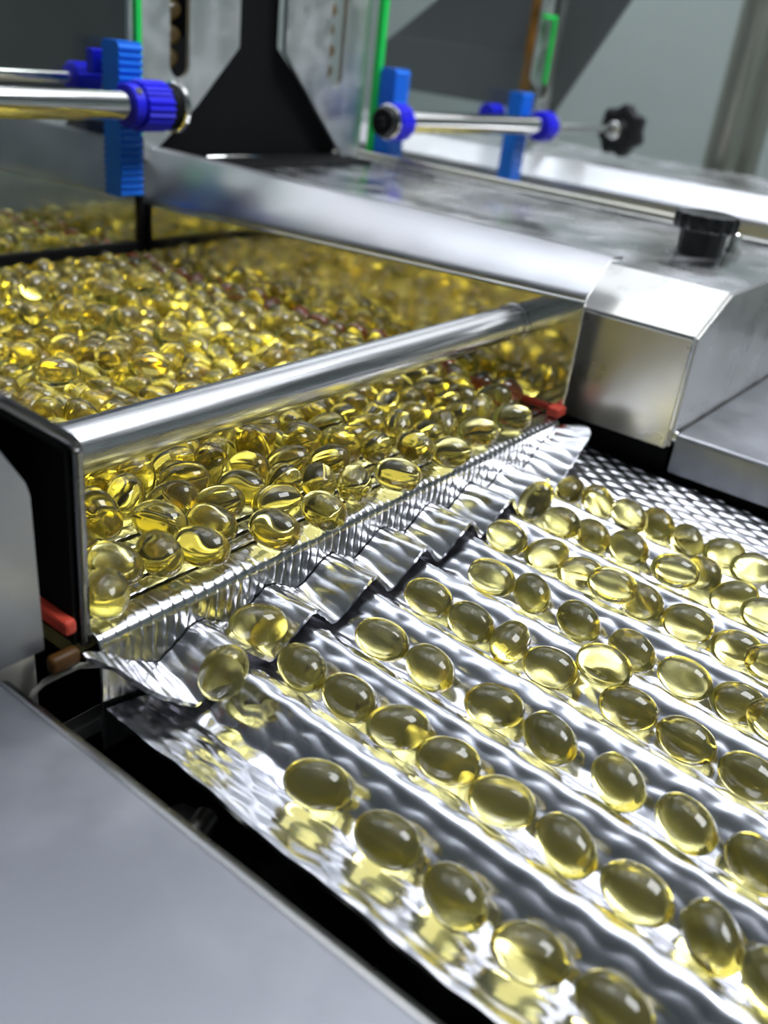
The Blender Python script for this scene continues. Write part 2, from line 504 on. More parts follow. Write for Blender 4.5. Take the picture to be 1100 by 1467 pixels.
ro = root('outfeed_cover', (300, -180, 0), 'low flat stainless cover at right beyond the grooved tray', 'cover')
link('cover_shell', prism([(225, -13), (225, 1.0), (226.2, 2.0), (400, 2.0), (400, -13)], -420, -36.6, 'y', 0.8, 2), 'plate', ro, True, sharp=35)
link('gap_shade_panel', box(229, 398, -418, -38, -40, -13.2), 'blackmatte', ro)  # black filler paints the shade below this cover
link('weld_bead', lathe((227, -35.9, -1.5), 'z', [(0, .6), (.5, 1.0), (2.5, 1.1), (3.6, .5)], 12), 'chrome', ro, True)
lo = root('outfeed_cover', (-120, -180, 0), 'big out of focus grey steel cover plate in the lower left corner', 'cover')
link('cover_shell', prism([(-12.8, -34), (-12.8, -1.3), (-14.2, 0), (-320, 0), (-320, -34)], -420, 1.6, 'y', 0.8, 2), 'plate', lo, True, sharp=35)
link('edge_lip', prism([(-12.9, -1.6), (-12.2, -1.4), (-12.5, -0.5), (-13.8, 0.12), (-14.4, 0.02)], -419, 1.2, 'y'), 'dimsteel', lo)

# lane two: near wall, bed, far wall and its cover
l2 = root('second_lane', (490, 200, 0), 'second capsule lane behind the smudged cover, only its far silver rim showing', 'lane')
link('near_wall', prism([(390, -3), (391.4, -3), (391.4, 44), (386, 50.6), (378, 50.6), (378, 49.4), (385, 49.4), (390, 43.4)], -30, 560, 'y', 0.25, 1), 'block', l2)
link('far_wall', prism([(596, -3), (596, 30), (597, 33), (612, 47.6), (640, 47.6), (640, 45), (613, 45), (598, 32), (598, -3)], 10, 620, 'y', 0.3, 1), 'flange', l2)
link('bed_plate', box(391.5, 596, -20, 560, -4, 0), 'emboss', l2)
link('cover_top', box(613, 800, 0, 620, 20, 44.8, 0.8), 'cover', l2)
link('front_rail', box(391.5, 596, -22, -20, -4, 8, 0.5), 'block', l2)
tag(link('guide_rod', rod((385.5, 18, 51.5), 'y', 380, 2.2, 20), 'post'), 'thin dull metal rod lying along the back edge of the smudged cover', 'rod')

# ------------------------------------------------------------------ knobs
kn = root('clamp_knob', (313, 2, 49.2), 'black mushroom knob standing on the smudged cover at the right', 'knob')
link('stem', lathe((313.5, 2, 49.2), 'z', [(0, 8.6), (.5, 9.0), (9, 9.4), (10, 9.6)], 40, lambda a, r: r + 0.35 * (1 if math.sin(a * 20) > 0 else 0)), 'black', kn, True, sharp=30)
link('cap', lathe((313.5, 2, 59), 'z', [(0, 9.6), (.4, 12.2), (1.2, 12.9), (5.0, 13.1), (6.6, 12.4), (7.2, 10.5)], 96, lambda a, r: r + (0.55 * math.cos(a * 14) if r > 11 else 0)), 'black', kn, True, sharp=40)
bo = tag(link('stud_bolt', lathe((331, -6, 49.2), 'z', [(0, 4.2), (3, 4.2), (3.2, 2.6), (8.5, 2.6), (9, 2.0)], 24), 'chrome', None, True, sharp=35), 'short bright bolt beside the black mushroom knob', 'bolt')

# ------------------------------------------------------------------ gates with racks, shafts with pinions
def rack_mesh(x0, x1, y0, y1, z0, z1, pitch=3.0, depth=1.2):
    n = int((z1 - z0) / pitch)
    pf, pb = [], []
    for k in range(n):
        z = z0 + k * pitch
        for dz, d in ((0, depth), (pitch * .28, 0), (pitch * .6, 0), (pitch * .88, depth)):
            pf.append((y0 + d, z + dz)); pb.append((y1 - d, z + dz))
    return prism(pf + [(y0 + depth, z1), (y1 - depth, z1)] + pb[::-1], x0, x1, 'x')
def pinion(c, axis_len, r, mat='deepblue', teeth=22):
    def mod(a, rr):
        return rr - (0.9 if (rr > r * 0.9 and math.sin(a * teeth) < 0) else 0)
    return lathe(c, 'x', [(0, r * .82), (0.3, r * .9), (0.35, r), (axis_len - .35, r), (axis_len - .3, r * .9), (axis_len, r * .7)], teeth * 4, mod)

g1 = root('hopper_gate', (110, 245, 10), 'clear sliding gate over the near lane with a blue toothed rack on its edge', 'gate')
link('clear_panel', box(9, 207.5, 238.2, 241.2, 14.6, 150, 0.3, 1), 'acrylic', g1)
link('bottom_shade_strip', box(9, 209.5, 237.8, 241.6, 9.6, 14.6, 0.4, 1), 'blackmatte', g1)  # black bar paints the dark line along the panel's bottom edge
link('edge_shade_strip', box(207.5, 210.4, 237.4, 241.8, 9.4, 62, 0.4, 1), 'blackmatte', g1)  # lower panel edge, its darkness painted as a black strip
link('edge_strip', box(207.2, 210.4, 238.0, 241.4, 62, 150, 0.3, 1), 'green', g1)
link('toothed_rack', rack_mesh(187.8, 200.2, 225.2, 237.6, 38.5, 102.4), 'blue', g1)
link('clamp_block', box(186, 207, 241.4, 246, 88, 98, 0.6), 'deepblue', g1)

s1 = root('gate_shaft', (120, 222, 77), 'chromed shaft with a deep blue pinion above the near lane, at upper left', 'shaft')
link('rod', rod((-60, 214.6, 78.4), 'x', 244, 6.1, 40), 'chrome', s1, True, sharp=40)
hub = link('pinion_hub', rod((181.8, 214.6, 78.4), 'x', 5.5, 8.8, 40, 0.5), 'deepblue', s1, True, sharp=40)
link('pinion', pinion((187.3, 214.6, 78.4), 14.5, 10.4), 'deepblue', s1, True, sharp=30)
link('set_screw', lathe((184.5, 208.3, 84.6), (-0.2, -0.7, 0.7), [(0, 1.5), (0.6, 1.5), (0.65, 0.9)], 16), 'black', hub)
link('washer', rod((201.8, 214.6, 78.4), 'x', 5.0, 9.5, 40, 0.5), 'blackmatte', s1, True, sharp=40)
link('end_disc', rod((206.8, 214.6, 78.4), 'x', 3.2, 10.6, 48, 0.6), 'chrome', s1, True, sharp=40)
s1b = root('gate_shaft', (100, 262, 84), 'thin rear shaft with a blue pinion half hidden behind the left blue rack', 'shaft')
link('rod', rod((-60, 258, 85), 'x', 246, 2.6, 32), 'chrome', s1b, True, sharp=40)
link('pinion', pinion((186, 258, 85), 13, 6.6), 'deepblue', s1b, True, sharp=30)

g2 = root('hopper_gate', (493, 245, 10), 'clear gate of the second lane with two blue racks and green edge strips', 'gate')
link('clear_panel', box(393, 592, 243.2, 246.2, 12, 118, 0.3, 1), 'acrylic', g2)
link('edge_strip', box(388.0, 392.6, 242.5, 247.0, 53, 150, 0.3, 1), 'green', g2)
link('edge_strip', prism([(592.2, 99), (595.2, 99), (595.2, 145), (577, 145), (577, 142), (592.2, 142)], 243, 246.5, 'y', 0.3, 1), 'green', g2)
link('toothed_rack', rack_mesh(389.5, 403.5, 229.8, 242.2, 52, 101), 'blue', g2)
link('toothed_rack', rack_mesh(541, 556, 229.8, 242.2, 33, 93), 'blue', g2)
s2 = root('gate_shaft', (480, 222, 74), 'chromed shaft with two blue pinions above the second lane, right of the black hopper', 'shaft')
ecap = link('end_cap', rod((366.5, 219.6, 73.2), 'x', 4.4, 8.2, 40, 0.8), 'black', s2, True, sharp=40)
link('end_cap_screw', rod((365.9, 219.6, 73.2), 'x', 1, 2.4, 20, 0.2), 'darksteel', ecap)
link('washer', rod((370.9, 219.6, 73.2), 'x', 2.0, 9.6, 40, 0.4), 'chrome', s2, True, sharp=40)
link('pinion', pinion((374, 219.6, 73.2), 13, 10.2), 'deepblue', s2, True, sharp=30)
link('rod', rod((387, 219.6, 73), 'x', 170, 6.1, 40), 'chrome', s2, True, sharp=40)
link('pinion', pinion((550, 219.6, 72.2), 15, 10.4), 'deepblue', s2, True, sharp=30)
link('rear_boss', rod((536, 256, 76), 'x', 16, 7, 32, .6), 'deepblue', s2, True, sharp=30)
link('washer', rod((565, 219.6, 72), 'x', 3, 9.5, 40, 0.4), 'chrome', s2, True, sharp=40)
link('extension_rod', rod((568, 219.6, 71.5), 'x', 118, 3.4, 24), 'chrome', s2, True, sharp=40)
sk = link('star_knob', lathe((682, 219.6, 70.0), 'x', [(0, 6), (1, 8), (5, 9), (6, 17), (8, 19.5), (16, 19.5), (19, 16), (19.6, 9)], 96, lambda a, r: r + (1.6 * math.cos(a * 7) if r > 12 else 0)), 'black', s2, True, sharp=35)
link('knob_boss', rod((676, 219.6, 70.5), 'x', 8, 6.5, 24, .6), 'chrome', sk, True, sharp=35)

# ------------------------------------------------------------------ hopper front plates, black hopper body, dark panels
def slot_plate(name, outline, sx, sz0, label):
    r = root(name, (sx, 252, 49), label, 'plate')
    w = 6.2
    # plate with a slot, built as strips round the opening
    bm = bmesh.new()
    ov = [bm.verts.new((x, 250.0, z)) for x, z in outline]
    oe = [bm.edges.new((ov[i], ov[(i + 1) % len(ov)])) for i in range(len(ov))]
    hole = [(sx - w, 158), (sx - w, sz0 + w)] + [(sx - w * math.cos(t), sz0 + w - w * math.sin(t)) for t in np.linspace(0, math.pi, 13)[1:-1]] + [(sx + w, sz0 + w), (sx + w, 158)]
    hv = [bm.verts.new((x, 250.0, z)) for x, z in hole]
    he = [bm.edges.new((hv[i], hv[(i + 1) % len(hv)])) for i in range(len(hv))]
    bmesh.ops.triangle_fill(bm, edges=oe + he, use_beauty=True, use_dissolve=False)
    ext = bmesh.ops.extrude_face_region(bm, geom=bm.faces[:])
    bmesh.ops.translate(bm, verts=[v for v in ext['geom'] if isinstance(v, bmesh.types.BMVert)], vec=(0, 2.5, 0))
    link('plate', bm_mesh(bm), 'greyplate', r)
    link('slot_backing', box(sx - w - 2, sx + w + 2, 266, 268, sz0 - 3, 160), 'slotbrown', r)
    rim = [(sx + (w + .1) * (-1), 158)]
    return r
slot_plate('hopper_plate', [(212.6, 56.5), (222, 50.2), (254.2, 76), (281.5, 103.6), (281.5, 165), (212.6, 165)], 242.3, 87.5, 'grey slotted steel plate left of the black hopper gap')
slot_plate('hopper_plate', [(369.5, 50.3), (385.5, 50.3), (385.5, 165), (315.0, 165), (315.6, 103.2)], 357.5, 87.5, 'grey slotted steel plate right of the black hopper gap')
slot_plate('hopper_plate', [(598, 50), (634, 84), (640, 91), (640, 175), (584, 175), (584, 102), (598, 96)], 606, 87.5, 'dark narrow slotted plate at the right end of the second lane')
hb = root('capsule_hopper', (298, 285, 49.2), 'flat black bottle shaped hopper chute standing between two grey slotted plates', 'hopper')
link('body', prism([(225, 49.4), (371, 49.4), (372, 60), (318, 105), (318, 175), (279, 175), (279, 105), (250, 76)], 258, 330, 'y', 0.6, 1), 'blackmatte', hb)
link('foot_flange', box(232, 368, 225, 258, 49.3, 50.4, 0.3, 1), 'blackmatte', hb)
link('weld_bead', rod((262, 251.5, 50.6), 'x', 40, 1.0, 12, .3), 'chrome', hb, True)
hp = root('capsule_hopper', (229, 380, 55), 'dark grey hopper panel seen through the clear gate at upper left', 'panel')
link('panel', box(228.5, 231, 262, 640, 62, 230), 'darkpanel', hp)
link('stiffener', box(226.2, 228.5, 262, 640, 62, 67, 0.4, 1), 'darksteel', hp)
hq = root('capsule_hopper', (616, 300, 55), 'dark trapezoid hopper panel behind the second lane and its shaft', 'panel')
link('panel', prism([(420, 80), (424, 112), (372, 149), (330, 190), (190, 190), (200, 160), (246, 78)], 618, 622, 'x', 0.5, 1), 'darkpanel', hq)
for x, y, w_, lab in ((899, 200, 33, 'olive steel machine post at the right edge of the picture, nearer one'), (990, 205, 30, 'blurred steel post just behind the right edge post')):
    p = root('machine_post', (x, y, -930), lab, 'post')
    link('post', rod((x, y, -930), 'z', 1500, w_ / 2, 32, 1), 'post', p, True, sharp=40)
    link('foot', rod((x, y, -930), 'z', 12, 45, 32, 1), 'darksteel', p, True, sharp=40)

# ------------------------------------------------------------------ things in the dark gap on the left
tag(link('cross_bracket', box(4, 60, 9.5, 13.5, -34, -29.5, 0.5), 'block'), 'narrow grey bracket bar under the left end of the chute', 'bracket')
bt = root('hex_bolt', (7.5, -25, -38), 'small dark bolt head in the black gap beside the tray', 'bolt')
link('bolt_head', lathe((7.5, -25, -34), 'z', [(0, 3.4), (.4, 3.7), (2.6, 3.7), (3.2, 3.2)], 6), 'post', bt)
link('bolt_shank', rod((7.5, -25, -42), 'z', 8, 1.8, 16, .2), 'darksteel', bt, True)
tag(link('stop_pin', rod((-4, -33.5, -33), (0.93, 0.28, 0.1), 17, 2.6, 24, 1.0), 'post', None, True, sharp=40), 'dull rounded metal pin in the black gap beside the tray edge', 'pin')
tag(link('gap_beam', box(-6, 6, -78, -52, -66, -44, 1.0), 'post'), 'dark metal beam end deep in the gap beside the tray', 'beam')
cpts = [(-7.5, 3.0, -9.5), (-6.2, 2.8, -7.4), (-4.2, 2.5, -6.1), (-1.0, 1.9, -5.5), (3.0, 1.2, -5.1), (7.0, -1.6, -5.3)]
def tube(pts, r, seg=10):
    V, F = [], []
    pts = [Vector(p) for p in pts]
    for i, p in enumerate(pts):
        d = (pts[min(i + 1, len(pts) - 1)] - pts[max(i - 1, 0)]).normalized()
        u = d.orthogonal().normalized(); v = d.cross(u)
        V += [p + (u * math.cos(2 * math.pi * k / seg) + v * math.sin(2 * math.pi * k / seg)) * r for k in range(seg)]
    for i in range(len(pts) - 1):
        F += [(i * seg + k, i * seg + (k + 1) % seg, (i + 1) * seg + (k + 1) % seg, (i + 1) * seg + k) for k in range(seg)]
    F += [tuple(range(seg))[::-1], tuple(range((len(pts) - 1) * seg, len(pts) * seg))]
    return mesh_from(V, F)
o = link('bead', tube(cpts, 0.65), 'tubewhite', None, True)  # round bead stands in for the pale edge of the bent sheet
tag(o, 'thin pale sheet edge, a bent cable under the left end of the lane wall', 'bead')
tag(link('foam_pad', box(-4.0, 2.6, -0.6, 2.2, -3.4, 0.4, 0.9), 'brown', None, True), 'small amber brown pad at the foot of the dark lane wall', 'pad')

# ------------------------------------------------------------------ softgel capsules
def capsule_mesh(nu, nv, seam=True, a=7.0, b=4.95):
    V, F = [], []
    for i in range(1, nv):
        t = math.pi * i / nv
        c, s = math.cos(t), math.sin(t)
        x = a * math.copysign(abs(c) ** 0.97, c)
        r = b * s ** 0.94
        for k in range(nu):
            ph = 2 * math.pi * k / nu
            rr = r
            if seam and (k == 0 or k == nu // 2):
                rr = r + 0.22 * s
            V.append((x, rr * math.cos(ph), rr * math.sin(ph)))
    V += [(a, 0, 0), (-a, 0, 0)]
    n0, n1 = len(V) - 2, len(V) - 1
    for i in range(nv - 2):
        for k in range(nu):
            k2 = (k + 1) % nu
            F.append((i * nu + k, (i + 1) * nu + k, (i + 1) * nu + k2, i * nu + k2))
    for k in range(nu):
        k2 = (k + 1) % nu
        F.append((n0, k, k2)); F.append((n1, (nv - 2) * nu + k2, (nv - 2) * nu + k))
    return V, F

V, F = capsule_mesh(48, 28)
gel_mesh = mesh_from([tuple(c * S for c in v) for v in V], F)
gel_mesh.polygons.foreach_set('use_smooth', [True] * len(gel_mesh.polygons))
gel_mesh.materials.append(M['gel'])
V, F = capsule_mesh(24, 14, False)
gel_small = mesh_from([tuple(c * S for c in v) for v in V], F)
gel_small.polygons.foreach_set('use_smooth', [True] * len(gel_small.polygons))
gel_small.materials.append(M['gel'])

def orient(ax, roll):
    q = Vector((1, 0, 0)).rotation_difference(Vector(ax).normalized())
    return q @ Quaternion((1, 0, 0), roll)
def capsule(p, ax, label, group, mesh=None, roll=None, scale=1.0):
    o = bpy.data.objects.new('softgel_capsule', mesh or gel_mesh)
    col.objects.link(o)
    o.location = Vector(p) * S
    o.rotation_mode = 'QUATERNION'
    o.rotation_quaternion = orient(ax, random.uniform(0, 2 * math.pi) if roll is None else roll)
    o.scale = (scale,) * 3
    return tag(o, label, 'capsule', group)

ORD = 'first second third fourth fifth sixth seventh eighth ninth tenth eleventh twelfth thirteenth fourteenth fifteenth sixteenth'.split()
TRAY = [list(map(int, t.split(','))) for t in '0,217,-486,-164,-23,45,2;0,213,-668,-176,-7,49,2;0,201,-830,-185,14,48,2;0,199,-986,-192,-13,48,2;0,212,-1139,-200,4,50,2;1,450,-229,-144,11,49,2;1,454,-368,-152,2,50,2;1,458,-501,-156,-33,38,1;1,457,-635,-163,-22,45,2;1,433,-781,-158,-16,47,2;1,423,-929,-158,19,46,2;1,423,-1075,-167,2,50,2;1,455,-1213,-193,35,35,6;1,423,-1329,-180,35,35,-4;2,653,-300,-127,-8,49,2;2,669,-434,-146,15,48,2;2,683,-608,-165,-21,45,2;2,685,-753,-170,17,47,2;2,653,-929,-157,27,42,2;2,653,-1078,-165,19,46,2;2,684,-1221,-194,20,46,2;3,916,-253,-145,-6,50,2;3,914,-391,-154,9,49,3;3,912,-510,-152,49,12,0;3,911,-628,-165,-8,49,1;3,919,-834,-172,-14,48,2;3,918,-979,-179,1,50,2;3,917,-1128,-188,1,50,2;4,1113,-325,-130,-3,50,2;4,1154,-434,-148,32,38,2;4,1147,-584,-161,22,45,2;4,1144,-741,-171,18,47,2;4,1113,-893,-157,4,50,2;4,1149,-1022,-181,-22,45,6;4,1113,-1117,-161,-13,45,17;5,1343,-235,-127,10,49,-2;5,1379,-355,-148,-38,32,-4;5,1375,-473,-157,-27,42,2;5,1379,-661,-163,14,48,2;5,1381,-799,-168,-11,49,2;5,1378,-939,-177,-20,46,2;5,1343,-1038,-156,-17,47,5;6,1573,-299,-130,22,44,-8;6,1608,-393,-151,27,42,2;6,1620,-511,-147,19,46,3;6,1632,-738,-139,33,36,-12;6,1618,-846,-165,-17,43,-18;6,1578,-949,-158,-13,48,3;7,1834,-194,-142,47,17,-4;7,1803,-313,-131,-22,24,38;7,1803,-424,-135,21,45,7;7,1846,-614,-162,39,31,4;7,1857,-730,-161,-34,36,4;7,1824,-833,-160,-21,45,2;13,968,-737,-128,-5,50,2;15,1312,-592,-113,-10,49,1;16,1539,-685,-117,-17,47,2;17,1858,-505,-150,33,38,0'.split(';')]
GROOVE = ['the groove nearest the tray left edge'] + [ORD[i] + ' groove from the tray left edge' for i in range(1, 8)]
count = {}
order = sorted(TRAY, key=lambda t: (t[0], -t[2]))
for t in order:
    g, x, y, z, a, b, c = t
    roll = random.uniform(0, 6.28)
    if g < 10:
        k = count.get(g, 0); count[g] = k + 1
        lab = 'clear yellow softgel capsule, %s from the chute in %s' % (ORD[k], GROOVE[g])
    else:
        lab = 'yellow capsule leaning atop the row in the %s groove from the tray left edge' % ORD[g - 10]
    capsule((x / 10, y / 10, z / 10), (a, b, c), lab, 'capsules rolling down the grooved tray', roll=roll)
capsule((45.3, -8.1, -10.2), (0.75, -0.62, -0.05), 'yellow softgel capsule resting on the zigzag chute, lengthwise seam showing', 'capsules on the chute', roll=1.2)
capsule((24.5, -18.4, -7.4), (0.15, -0.35, 0.92), 'yellow softgel capsule tipping upright off the near end of the chute', 'capsules on the chute', roll=.5)
capsule((161.0, -17.9, -11.2), (0.3, -0.3, 0.9), 'yellow softgel capsule tipping off the chute edge near its far end', 'capsules on the chute', roll=.8)

